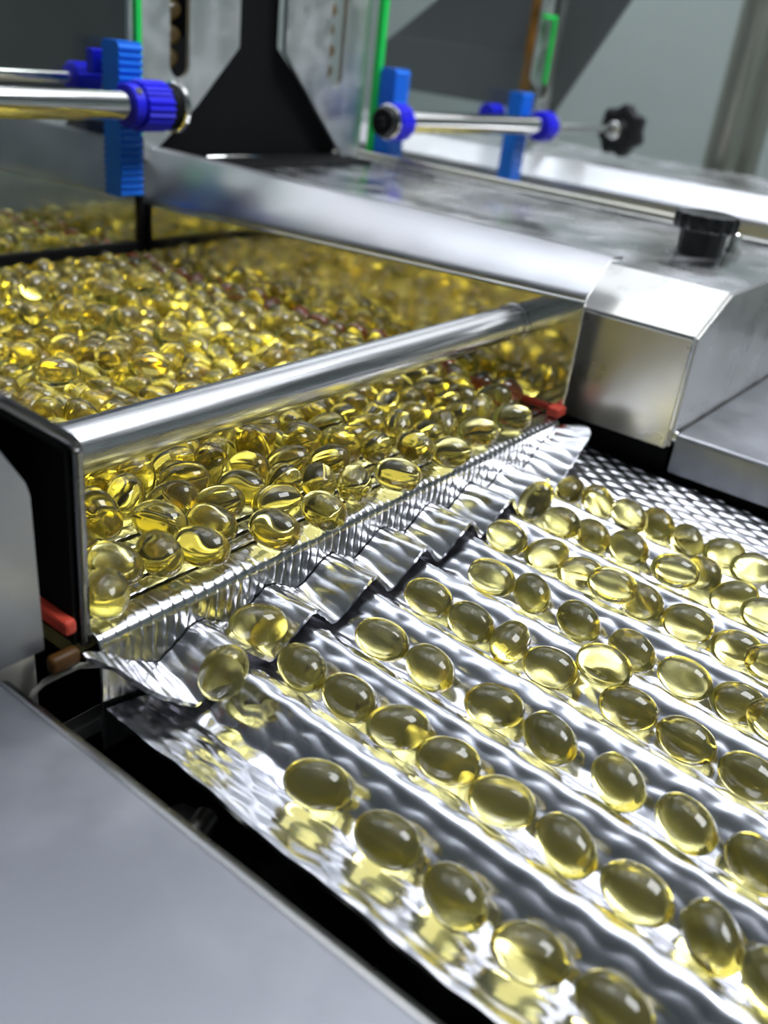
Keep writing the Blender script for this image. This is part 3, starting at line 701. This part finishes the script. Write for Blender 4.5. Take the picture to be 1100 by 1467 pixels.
HEAP = [list(map(int, t.split(','))) for t in '141,67,50,30,40,0;227,150,50,-12,49,0;329,122,50,12,49,0;422,84,50,-17,47,0;613,34,50,-10,49,0;781,19,50,5,50,0;965,70,50,38,32,0;1115,31,50,-23,44,0;1375,26,50,-39,31,0;1807,61,50,-40,29,0;401,209,75,-17,47,0;513,151,50,-10,49,0;721,129,50,-47,16,0;1589,64,50,-40,30,0;294,300,93,-11,31,38;412,356,69,-30,-24,-32;482,262,80,-23,34,-28;599,219,50,-29,36,-19;563,312,90,-40,28,-10;517,445,63,24,28,34;414,455,75,-7,14,47;722,374,62,5,32,38;711,248,50,-28,42,0;809,327,50,1,46,-19;810,188,61,34,19,-31;900,145,50,32,38,0;923,283,50,-35,30,-20;1013,206,57,-5,41,-28;1017,314,68,-31,20,33;888,390,72,-13,16,45;1105,241,70,33,-21,-32;1203,184,59,43,20,-15;1279,92,71,12,48,-4;1537,167,50,-31,-34,-20;122,189,50,-20,42,19;1431,154,50,29,37,-17;1768,182,50,48,-6,11;1918,210,50,-22,41,-20;122,317,58,20,33,-32;1193,284,50,-41,22,-20;1404,349,50,45,9,20;1524,274,50,40,-23,-20;1707,383,50,18,42,-20;1889,341,50,-7,45,20;2015,315,50,41,25,-14;122,420,64,-20,20,-41;224,498,60,-8,35,34;571,543,50,10,45,20;663,580,53,-13,-42,25;838,550,59,-5,36,34;1033,501,50,-20,42,-20;1131,484,50,17,43,-20;1320,410,50,29,36,-20;1514,490,52,-40,20,22;1847,506,50,-12,44,-20;1981,409,50,26,38,20;122,633,64,-20,-22,40;261,590,50,46,-2,-20;413,692,56,-34,22,29;695,688,59,11,36,-33;885,637,50,23,-40,20;986,621,50,-23,40,-20;1126,674,52,-43,-14,-22;1311,625,50,45,11,-20;1499,607,50,3,46,-20;1674,623,50,-10,45,-20;1767,582,54,-13,41,-26;2037,619,50,-34,-30,-20;230,774,57,-27,29,-30;330,777,50,28,-37,-20;647,847,65,-24,11,43;732,895,60,7,-36,-34;923,847,54,-37,22,26;1060,812,50,-45,-11,20;1279,819,56,12,39,-29;1330,734,55,14,40,-27;1556,811,50,-9,45,20;1734,707,50,10,-45,20;1807,774,50,-38,26,20;1961,790,59,-5,36,-34;131,1029,53,-34,-28,24;227,1004,51,35,28,-22;477,1024,59,0,37,33;575,1011,56,30,28,29;750,1009,50,12,46,15;916,953,59,-13,35,-34;1063,994,50,-44,13,19;1188,967,51,-45,5,22;1369,1054,50,-19,-42,-20;1535,967,50,-15,43,-20;1642,1014,50,-42,-18,20;1844,972,50,-42,20,20;2045,947,60,-22,28,35;134,1130,50,37,27,-20;329,1172,50,-4,46,20;414,1116,50,-3,46,-20;537,1103,50,-46,0,-20;795,1133,50,23,40,20;846,1036,50,4,46,-20;1041,1089,61,-33,7,-37;1213,1129,65,-23,15,-42;1312,1134,64,15,24,-41;1468,1055,62,-20,-25,39;1585,1183,50,-32,33,-20;1947,1119,50,15,44,-20;215,1320,50,-8,45,20;480,1304,50,28,-37,20;584,1291,59,-23,-30,33;776,1246,50,16,43,-20;970,1270,64,-20,20,-41;1073,1242,59,-36,9,-34;1233,1310,60,-14,33,35;1388,1318,50,-9,45,20;1551,1365,50,35,30,-20;1734,1299,51,-44,9,-22;1848,1297,50,-23,40,-20;1949,1242,50,-26,38,-20;132,1411,50,35,-30,-20;464,1441,53,4,44,-24;670,1488,57,1,40,-30;741,1418,55,4,42,27;992,1443,56,32,-26,29;1097,1419,57,-32,23,-31;1196,1429,50,-8,45,-20;1364,1458,54,43,-4,-26;1444,1522,57,40,-1,-30;1626,1471,55,22,36,27;1823,1478,52,-22,38,23;2031,1427,50,44,12,20;205,1678,58,0,39,32;335,1608,50,-41,20,20;539,1637,62,-8,32,38;653,1652,62,-2,33,37;817,1620,63,29,12,-39;923,1644,50,-34,31,-20;1067,1623,52,24,37,-23;1247,1612,65,20,-18,42;1417,1613,102,0,12,49;1571,1553,64,13,26,-40;1665,1586,50,17,43,20;1763,1592,57,-26,-29,31;1960,1571,60,-9,34,-35;219,1785,50,-20,41,20;393,1705,56,21,35,29;489,1723,50,19,42,20;675,1756,65,-21,17,-42;768,1786,64,-28,6,-41;927,1760,50,6,46,-20;1093,1743,52,5,44,-23;1256,1711,61,25,23,-37;1366,1765,50,39,24,-20;1543,1738,63,-27,14,40;1725,1798,50,-38,26,20;2034,1723,51,39,-22,22;215,1898,59,-34,-15,33;342,1892,50,48,2,13;506,1901,50,-46,4,20;617,1925,54,7,42,26;785,1902,50,9,45,-20;955,1877,50,45,9,20;1094,1861,60,35,-6,-35;1214,1881,50,45,8,-20;1369,1864,50,-48,6,-11;1542,1913,55,-4,42,-28;1661,1894,53,-43,10,-24;1786,1877,62,-26,-20,38;2047,1818,75,20,17,-43;194,2000,62,-1,33,-38;288,1973,62,11,31,-37;473,2058,50,44,11,-20;648,2046,61,-33,8,-37;748,2081,60,7,35,-35;925,2059,57,20,34,30;1023,2069,50,-9,45,20;1251,1970,68,-3,15,48;1401,2048,50,-21,41,20;1682,2063,50,-6,45,-20;1874,2072,55,19,37,28;2047,2147,50,-20,41,20;192,2140,60,2,35,-35;324,2141,67,-2,21,-45;457,2253,59,28,24,34;787,2190,64,11,26,41;955,2166,62,28,-17,37;1052,2186,57,12,37,31;1167,2201,56,-3,-40,29;1434,2145,50,-26,38,-20;1625,2181,50,-32,33,20;1838,2165,50,26,38,-20;1946,2185,50,-32,-33,-20;217,2368,51,-21,40,22;318,2362,50,21,41,20;536,2330,50,44,13,20;773,2357,50,-45,8,20;904,2342,50,46,-6,-19;1023,2349,56,-40,-6,29;1152,2369,50,45,8,20;1330,2325,53,7,44,24;1512,2354,63,26,18,39;1681,2358,55,31,-28,-27;1780,2373,50,-29,36,20;2047,2372,50,3,46,20;195,2515,58,1,39,-31;270,2450,61,-2,35,-36;528,2556,50,45,-9,20;625,2489,52,1,-45,-22;732,2447,50,39,25,-20;958,2424,56,41,2,28;1086,2441,54,10,42,-25;1266,2405,53,16,41,-25;1359,2455,52,16,42,-23;1589,2424,64,-17,-24,-40;1683,2457,50,37,-28,-20;1963,2424,63,-26,17,-40;211,2626,53,-20,38,-25;390,2684,50,-17,43,20;487,2648,61,19,-28,37;584,2637,50,-22,40,-20;776,2612,63,29,11,-39;926,2731,61,-21,27,36;1057,2595,62,7,-32,38;1247,2610,50,-44,14,-20;1414,2646,54,-17,40,25;1548,2613,50,-46,7,-20;1690,2593,50,46,-1,-20;1843,2574,50,-42,20,-20;2047,2596,59,20,32,33;122,2785,65,20,-17,-43;332,2788,50,-46,5,-20;446,2766,50,-16,43,20;709,2810,67,22,0,45;816,2783,58,36,-14,-32;907,2828,50,-43,17,-20;1038,2818,50,45,11,-20;1261,2788,50,-43,16,-20;1388,2755,50,38,-26,-20;1606,2771,50,-28,-37,20;1706,2772,50,27,37,-20;1810,2760,59,-35,11,34;2047,2887,61,-18,29,-36;311,2890,50,-26,-38,-20;491,2958,50,-10,45,20;584,2923,54,27,33,26;754,2968,52,43,-13,-22;871,2928,58,-1,39,-32;1081,2910,50,44,11,20;1283,2937,50,25,39,20;1385,2936,63,23,-20,-40;1584,2886,50,-16,43,-20;1740,2949,50,-46,-2,-20;1855,2940,50,-13,44,-20;2047,2986,68,17,7,46;122,2983,62,-20,26,-38;205,3035,63,5,29,40;473,3086,64,-10,27,-41;605,3129,61,-23,25,37;716,3089,50,42,-20,-20;882,3112,65,-25,-6,43;972,3152,65,-26,1,42;1233,3042,50,-24,39,-20;1396,3116,60,32,-18,34;1495,3125,50,25,39,20;1686,3063,50,-16,43,20;1784,3047,50,-19,42,-20;1963,3149,50,5,46,20;122,3295,55,20,-37,-27;321,3293,53,-28,34,24;516,3285,59,-10,36,33;598,3229,63,15,27,39;774,3266,57,-31,-26,-30;876,3209,50,38,-26,-20;1086,3304,58,31,23,-31;1190,3307,61,32,13,-36;1391,3302,52,41,17,23;1553,3247,50,17,43,20;1679,3263,50,46,5,20;1795,3254,52,30,32,-23;2047,3367,50,-5,46,-20;122,3480,59,20,31,34;273,3395,50,24,40,20;527,3473,50,-20,41,-20;583,3357,50,-13,44,-20;675,3293,58,-24,31,-31;818,3473,54,14,41,25;999,3448,65,-27,-3,-42;1186,3500,62,33,0,37;1483,3482,50,37,27,-20;1686,3421,50,46,2,-20;1821,3422,50,46,-1,20;1960,3416,50,5,-46,20;1403,249,50,-38,-26,-20;1643,183,50,28,-36,20;1718,272,50,27,37,-20;2031,216,50,-44,14,20;208,268,50,-33,-32,20;319,388,50,33,32,20;983,415,50,-33,32,20;1094,374,50,31,-34,-19;1300,301,50,-34,31,-20;1423,447,50,-32,33,20;1611,340,50,13,44,20;1805,404,50,-7,45,-20;1818,271,50,-18,42,20;2047,504,50,14,-44,-20;125,524,53,-24,36,25;392,593,50,42,18,20;472,535,61,29,17,36;623,376,50,-28,37,20;743,520,59,5,36,34;932,517,50,22,40,20;1093,581,57,-35,19,-31;1231,478,53,-24,37,-24;1410,563,50,39,-25,-20;1599,552,50,-45,7,20;1715,497,50,-40,23,20;1947,503,50,-26,-38,-20;212,676,64,21,20,-41;313,676,52,26,-37,-22;507,727,62,-26,20,38;599,657,63,18,-26,39;730,789,64,-28,8,41;771,624,50,44,14,-20;1029,718,50,44,14,-20;1238,696,50,9,45,20;1412,679,50,1,46,-20;1583,664,54,-6,43,-25;1642,750,50,9,-45,20;1912,597,50,44,13,-20;2030,720,50,-45,-8,-20;130,732,58,31,22,-32;243,873,55,28,-31,-27;477,897,50,15,43,20;825,921,50,31,-33,-20;828,815,50,-36,28,20;1100,903,60,31,17,-35;1161,768,50,44,13,20;1369,867,53,9,43,-24;1475,887,62,-33,-1,-37;1621,892,50,6,-46,-20;1878,844,55,2,-42,27;2047,839,59,-8,-36,-33;336,1053,50,-42,19,20;659,959,50,4,46,20;951,1046,63,-30,0,-40;1141,1056,62,26,19,-38;1255,1041,53,-44,4,24;1420,969,50,45,8,-20;1565,1075,58,18,35,-31;1751,1045,60,-34,10,36;1844,1086,50,-31,34,20;2036,1046,51,37,-25,-22;134,1230,50,38,26,-20;233,1106,50,-37,-27,20;480,1195,61,-16,30,36;660,1081,50,-28,36,20;730,1092,123,-47,16,3;873,1263,50,19,42,20;1117,1153,64,-23,16,-42;1185,1224,50,-46,2,-19;1309,1234,50,37,28,20;1487,1266,50,27,-37,20;1678,1217,63,13,29,39;1776,1206,50,32,33,20;2041,1149,55,-29,31,27;312,1300,50,-3,46,20;398,1249,50,-3,46,20;541,1380,63,25,18,-39;691,1175,53,36,-24,25;828,1371,50,-6,46,-20;1035,1343,58,-23,30,-33;1134,1320,61,-23,26,-36;1301,1381,50,-11,45,-20;1455,1392,52,8,-43,-23;1665,1381,52,31,32,22;1778,1389,55,-41,-9,-27;1890,1387,59,17,-34,-33;291,1415,50,39,25,-20;391,1510,50,-25,-39,-20;504,1544,65,14,-23,-42;728,1578,51,5,-45,22;805,1503,50,-2,46,20;985,1542,62,-18,27,-38;1080,1516,63,-18,25,-39;1262,1503,59,-6,37,33;1724,1490,52,-11,43,-23;1924,1479,50,-28,36,-20;2047,1524,65,-13,23,43;122,1516,63,17,25,-40;296,1706,64,11,28,40;441,1620,61,5,34,37;585,1724,63,-5,30,39;745,1687,62,-5,32,-38;888,1552,65,25,-8,43;1005,1700,63,11,29,-40;1164,1674,50,9,45,20;1343,1663,59,34,14,-34;1501,1622,50,14,44,-20;1654,1729,60,-8,35,-34;1744,1690,50,29,36,20;1943,1685,57,-29,27,30;123,1838,62,-22,24,38;334,1795,50,44,-13,20;441,1825,52,42,-14,23;572,1821,50,50,0,3;856,1827,58,-1,39,-32;1016,1801,64,8,29,-40;1180,1789,56,34,-22,-29;1277,1808,66,24,2,-44;1448,1710,50,13,44,20;1597,1820,52,44,-6,22;1834,1784,59,37,-8,-33;1952,1802,50,8,45,-20;416,1969,50,-46,-4,-20;547,1992,52,43,10,-23;618,1859,129,-7,49,8;694,1865,51,6,45,21;965,1973,64,13,26,-40;1058,1955,50,25,39,-20;1196,1915,144,42,20,17;1482,1829,50,-10,45,20;1616,1985,50,45,-10,-20;1733,1961,58,-38,5,32;1939,1965,50,9,-45,-20;2034,1912,50,39,24,20;122,2069,58,-2,39,32;261,2069,64,2,29,-41;417,2142,50,14,44,20;604,2135,62,19,27,38;694,2167,50,11,45,20;829,2022,59,9,36,33;1191,2047,59,37,7,33;1348,1959,58,31,23,32;1500,2033,50,-20,41,-20;1587,2078,67,9,19,45;1779,2050,61,-8,33,37;1971,2084,59,5,38,33;122,2208,57,5,40,-30;261,2212,62,6,32,-38;353,2243,50,-23,44,3;646,2261,50,13,44,20;738,2273,80,28,-2,-41;863,2252,50,-35,29,-20;978,2262,50,46,-1,20;1107,2171,139,24,43,-4;1281,2223,50,45,8,20;1399,2253,56,-24,-34,28;1510,2256,50,40,-22,-20;1777,2263,50,-28,37,-20;1875,2272,57,-30,27,30;122,2339,64,-20,-21,-41;281,2295,113,-30,40,-4;456,2387,61,-33,3,-37;544,2433,59,-10,36,-33;642,2375,50,-42,18,-20;841,2426,63,26,-18,-39;1013,2507,61,32,12,-37;1103,2282,53,44,2,24;1217,2296,59,10,36,-33;1417,2375,56,8,40,29;1597,2306,50,1,46,-20;1741,2318,125,-6,50,-4;1879,2372,63,18,-26,-39;122,2450,51,-20,40,-21;300,2563,50,-33,-32,20;407,2571,54,35,25,-25;706,2543,55,-37,18,-28;875,2601,65,-11,-24,-43;1185,2460,66,23,8,44;1144,2549,50,-40,-23,20;1268,2515,58,36,-12,-32;1450,2538,50,30,35,-20;1587,2522,50,-42,-19,-20;1758,2520,64,28,0,-42;1943,2622,57,29,26,31;122,2685,64,20,21,-41;292,2682,50,0,46,20;445,2707,130,-38,30,-11;542,2744,55,32,27,-27;741,2716,65,12,-23,-43;837,2689,66,-21,9,-44;967,2634,60,2,-35,-36;1123,2762,58,34,18,-32;1319,2682,50,-14,44,-20;1505,2703,50,-45,7,20;1636,2676,50,-46,1,-20;1758,2600,123,-39,31,1;2036,2695,50,37,28,20;128,2884,59,29,23,-34;215,2835,59,-36,-10,-33;409,2876,50,-31,-34,20;511,2839,62,24,-23,37;680,2904,64,4,29,41;1025,2715,56,23,-34,29;1171,2857,50,47,16,1;1331,2853,65,8,25,-43;1512,2801,56,32,25,-29;1682,2869,62,-26,-19,-38;1754,2670,53,-25,35,25;2014,2794,50,-44,13,-20;221,2935,64,12,-26,-41;299,2998,62,-22,24,-38;397,2986,50,27,37,20;556,3036,51,-7,45,-22;757,3037,124,24,42,-12;932,3027,50,15,44,-20;1121,3024,57,38,11,30;1436,3022,61,27,-20,37;1533,3009,52,-18,41,22;1631,2979,50,-16,43,-20;1950,2901,50,14,-44,20;1953,3012,59,-4,-37,34;122,3090,63,-13,27,-40;376,3088,50,25,38,-20;510,3177,54,22,-37,-25;696,3188,58,-26,27,-33;793,3153,50,-4,46,-20;1064,3190,59,-2,-38,-33;1280,3143,54,11,41,-27;1456,3223,50,-17,-43,-20;1589,3089,58,-15,36,-31;1695,2997,124,25,43,0;1723,3163,56,-11,39,29;2047,3207,50,4,46,-20;157,3388,50,-45,-8,-20;215,3167,50,8,45,20;472,3390,50,22,-40,-20;782,3365,50,34,-31,-20;982,3348,59,-37,8,33;1193,3403,54,38,19,-26;1295,3358,56,40,-11,-28;1496,3346,50,-9,45,-20;1619,3342,50,46,2,20;1748,3343,50,46,5,20;1977,3284,50,4,46,20;222,3479,61,10,32,-37;430,3500,61,-34,0,-37;622,3500,67,-20,0,-46;674,3396,58,-22,31,-32;720,3484,60,-25,25,-35;914,3500,66,25,0,-43;1084,3500,69,10,0,-49;1282,3472,50,-19,42,-20;1377,3500,62,-32,0,38;1625,3500,53,-44,0,24;1753,3500,50,46,0,-20;2035,3483,50,38,-26,20;325,493,50,32,33,20;504,628,60,32,-17,-34;1199,587,50,38,-25,20;428,794,61,33,-11,-36;540,820,52,44,4,-23;924,747,50,-39,-24,-20;1502,720,64,1,29,-41;1706,833,51,-6,45,-21;1916,702,50,-30,35,20;139,930,50,-46,5,20;403,961,64,24,-14,41;573,912,67,12,17,-46;1001,907,50,-4,46,-20;477,1122,128,-43,-25,5;1603,1281,50,-45,-8,20;234,1206,52,37,23,-23;582,1191,53,-32,30,-24;894,1142,50,-17,42,20;1263,1192,128,-50,-3,2;1398,1190,50,4,46,20;1871,1181,62,-14,30,-37;2047,1261,50,-19,-42,-20;122,1320,87,-20,11,-45;384,1378,50,0,-46,-19;682,1275,55,-30,-29,27;933,1363,61,-29,16,-37;1259,1428,127,48,13,-5;1527,1460,62,8,31,-39;210,1470,65,26,2,-43;425,1332,128,11,-49,-3;573,1472,65,4,25,-43;648,1382,50,-33,32,20;889,1452,64,-8,27,-41;1174,1546,57,-8,39,-30;122,1628,56,3,41,-29;294,1521,64,-1,30,40;607,1565,68,2,-15,-48;128,1739,61,-29,-18,-37;839,1717,67,-17,-9,46;1419,1808,124,32,-38,-7;358,1950,130,35,35,0;565,2063,119,46,17,8;721,1980,50,-42,-19,20;875,1935,66,-24,-2,44;1446,1940,58,32,22,-32;1840,1968,63,-21,22,39;122,1936,63,-18,24,40;358,2048,64,-22,19,-40;861,2132,50,12,44,20;1113,2107,57,-7,-39,30;1302,2054,64,-30,1,-40;1338,2146,65,8,25,-43;1530,2158,61,10,33,36;1736,2157,50,12,-45,-20;191,2275,75,-9,12,-48;510,2149,58,-15,36,-31;554,2234,67,-9,-20,45;822,2308,121,6,50,0;1072,2322,139,40,29,3;1240,2133,64,-25,-11,42;1681,2259,65,-15,22,42;2047,2258,61,-16,30,37;366,2468,50,-29,35,20;461,2486,65,21,-15,43;914,2512,50,28,37,20;122,2582,61,-17,-31,-36;346,2622,115,50,2,3;681,2637,64,7,28,-41;816,2522,66,-13,21,43;1493,2451,64,-9,-26,42;2044,2491,57,-24,32,30;209,2736,63,29,5,-40;641,2728,57,-32,-24,30;1185,2597,127,-37,32,8;1569,2680,124,35,36,-2;1857,2672,64,-27,11,-40;488,2904,134,36,34,-2;611,2828,65,-26,1,-43;786,2876,58,36,-13,-32;968,2905,55,17,-38,-28;1098,2846,125,-47,15,-2;1216,2704,58,-33,19,-33;1427,2845,68,-3,19,46;1486,2921,50,-20,42,-20;1781,2858,59,28,24,-33;1887,2824,57,-40,7,30;280,3096,67,-2,21,-45;651,3014,50,12,-44,-20;831,3028,57,-30,25,-31;1021,2987,66,-11,21,-44;1188,2954,65,21,17,42;1332,3041,50,-26,38,-20;1878,3075,50,13,44,-20;411,3197,53,-22,38,-24;1040,3082,50,-44,-14,20;1161,3215,50,-35,30,20;1625,3181,65,24,7,-43;1893,3226,52,3,45,22;373,3402,50,22,41,-20;888,3306,55,40,-12,-27;984,3249,50,-44,-12,20;1273,3254,50,38,26,20;324,3500,61,-34,0,-37;828,3407,127,-20,45,8;891,3405,50,-44,-14,-20;1085,3403,50,-38,-26,20;1390,3402,50,-42,19,20;1887,3500,52,-44,0,-23;401,2215,133,-47,17,4;306,949,60,1,35,-35;2041,3089,55,29,30,-28;987,969,127,47,-15,-8;122,3190,65,-20,18,-42;1944,1005,50,-41,22,20;752,1330,101,-44,19,-15;1844,1683,53,-28,-34,24;391,2930,132,36,34,-2;1030,2009,129,-48,-6,12;364,870,50,-46,-6,-20;1149,3118,59,-29,24,-33;1056,650,118,-47,17,-4;918,2281,127,-13,48,7;399,2479,143,-11,49,2;394,2320,98,-2,1,-50;1285,2281,130,-18,46,-8;1199,384,50,-36,29,-20;1437,795,50,45,8,20;345,1458,122,-6,-50,-3;803,718,53,42,13,24;685,2481,131,-25,43,-6;419,3302,59,8,-37,33;1825,663,53,-13,41,25;1525,391,50,38,26,20;1623,456,57,-33,21,31;998,1178,50,45,-9,-20;1561,3421,57,39,4,-31;1359,3208,67,18,13,-45;1546,2294,135,47,15,4;1137,1611,122,48,4,-13;806,2939,133,12,47,-11;1284,2646,137,-32,36,13;1428,2002,134,-46,-13,14;904,1868,135,-20,40,23;207,1570,65,-23,15,-42;1319,524,50,-39,25,20;1672,2131,122,11,48,-9;135,831,50,-39,-24,-20;1955,906,50,41,-21,-20;644,1325,132,45,-20,8;933,682,125,-28,41,4;311,3190,50,-30,35,-20;1842,2466,56,14,38,29;886,2474,138,-16,47,8;1753,1131,111,-34,35,-12;378,1842,128,33,37,-9;1594,1652,63,30,4,-40;809,446,50,45,10,-20;709,1817,137,33,34,-16;2044,1624,59,25,-28,-34;1719,952,50,44,14,-20;737,2143,137,47,-17,-6;1249,2876,122,-16,47,-4;599,2296,131,-50,-1,-5;271,1154,129,50,1,6;1230,3199,120,19,44,14;1946,2521,50,35,30,-20;1302,1890,118,47,16,4;1342,1562,62,-12,30,38;659,468,50,40,-22,20;1476,2605,119,-1,49,-9;1196,2776,125,1,48,-12;1391,1713,131,-42,27,1;1862,1584,52,29,34,23;1354,2564,59,-15,33,-34;1790,885,58,0,38,32;2039,2012,55,32,27,-27;1821,3154,64,0,28,-41;446,1499,132,-42,26,4;1153,1957,64,5,27,42;1395,2316,133,35,35,3;1886,1876,60,5,35,35;1982,1336,54,41,12,-26;777,2668,145,16,46,-13;1676,1112,50,42,20,-20;1604,1768,136,-42,26,-7;351,1660,134,36,-30,-17;1933,2735,55,-41,9,-27;216,388,56,-12,39,29;146,1679,138,-44,24,-3;621,753,50,43,15,-20;1301,945,50,-23,-40,-20;1193,869,53,36,26,-24;1126,2663,50,-38,27,-19;222,3291,50,-24,40,20;1081,2500,134,48,-10,-10;470,2561,130,-36,34,0;990,1609,136,-44,-23,5;1878,3339,50,-46,3,-20;958,1124,125,43,25,4;1490,1155,61,12,-32,36;1965,2312,50,2,46,-20;275,1841,115,1,50,3;1146,1456,141,6,49,-6'.split(';')]
NFRONT = 34
HEAP = [t for i, t in enumerate(HEAP) if i < NFRONT or not (t[2] > 85 and 1930 < t[1] < 2380)]
P_ = np.array([t[:3] for t in HEAP], float) / 10
A_ = np.array([t[3:] for t in HEAP], float) / 50
# the first ones lie singly along the lip: sort them from the near wall
idx = list(range(10)) 
for k, i in enumerate(sorted(idx, key=lambda i: P_[i][0])):
    capsule(P_[i], A_[i], 'yellow softgel capsule at the rim of the feeder bed, %s from the dark near wall' % ORD[k], 'capsules along the feeder rim')
for k, i in enumerate(sorted(range(10, NFRONT), key=lambda i: P_[i][0])):
    row = 'capsule just behind the rim row, %s from the dark near wall' % (ORD + ['seventeenth', 'eighteenth', 'nineteenth', 'twentieth', 'twenty-first', 'twenty-second', 'twenty-third', 'twenty-fourth', 'twenty-fifth', 'twenty-sixth'])[k]
    capsule(P_[i], A_[i], 'yellow softgel ' + row, 'capsules just behind the feeder rim')
rest = list(range(NFRONT, len(HEAP)))
camd = {i: (Vector(P_[i]) - CAM_C).length for i in rest}
rest.sort(key=lambda i: camd[i])
NIND = 300 - len(TRAY) - 3 - NFRONT
NUM = ORD + ['seventeenth', 'eighteenth', 'nineteenth', 'twentieth'] + ['twenty-' + w for w in ORD[:9]]
rows = {}
for i in rest[:NIND]:
    rows.setdefault(0 if P_[i][1] < 22 else 1 + int((P_[i][1] - 22) / 14), []).append(i)
for rw_, ids in rows.items():
    for k, i in enumerate(sorted(ids, key=lambda i: P_[i][0])):
        if rw_ == 0:
            lab, grp = 'yellow softgel capsule in front of the crossbar near the far wall, %s towards that wall' % NUM[k], 'capsules crowded in front of the crossbar'
        elif rw_ == 1:
            lab, grp = 'yellow softgel capsule under the round crossbar, %s from the dark near wall' % NUM[k], 'capsules crowded under and behind the crossbar'
        else:
            lab, grp = 'yellow softgel capsule in the %s row behind the crossbar, %s from the near wall' % (NUM[rw_ - 2], NUM[k]), 'capsules crowded under and behind the crossbar'
        capsule(P_[i], A_[i], lab, grp)
def joined(name, items, label, mesh_args=(16, 10, False)):
    V, F = capsule_mesh(*mesh_args)
    V = np.array(V); nv = len(V)
    VV, FF = [], []
    for q, (p, ax) in enumerate(items):
        Rm = np.array(orient(ax, random.uniform(0, 6)).to_matrix())
        VV.append(V @ Rm.T + np.array(p)); FF += [tuple(v + q * nv for v in f) for f in F]
    o = link(name, mesh_from(np.concatenate(VV), FF), 'gel', None, True)
    tag(o, label, 'capsules'); o['kind'] = 'stuff'
    return o
joined('softgel_capsules', [(P_[i], A_[i]) for i in rest[NIND:]], 'mass of small blurred yellow capsules filling the far part of the lane by the gate')
ex = []
for yy in np.arange(30, 240, 14.5):
    for xx in np.arange(401, 584, 14.6):
        t = random.uniform(0, math.pi)
        ex.append(((xx + random.uniform(-1, 1), yy + random.uniform(-1, 1), 5.6), (math.cos(t), math.sin(t), 0)))
joined('softgel_capsules', ex, 'yellow capsules on the second lane bed, glimpsed right of the mushroom knob', (12, 8, False))
for sx, n_, lab in ((242.3, 4, 'left of the black hopper'), (357.5, 4, 'right of the black hopper'), (606, 4, 'by the second lane end')):
    for k in range(n_):
        capsule((sx + random.uniform(-1.2, 1.2), 259, 95.5 + 10.6 * k), (1, 0.1, random.uniform(-.3, .3)), ('lowest', 'second lowest', 'third lowest', 'topmost')[k] + ' small amber capsule seen through the slotted plate ' + lab, 'capsules behind the slotted plate ' + lab, gel_small, scale=0.9)

for o in sc.objects:
    if '_base' in o:
        del o['_base']
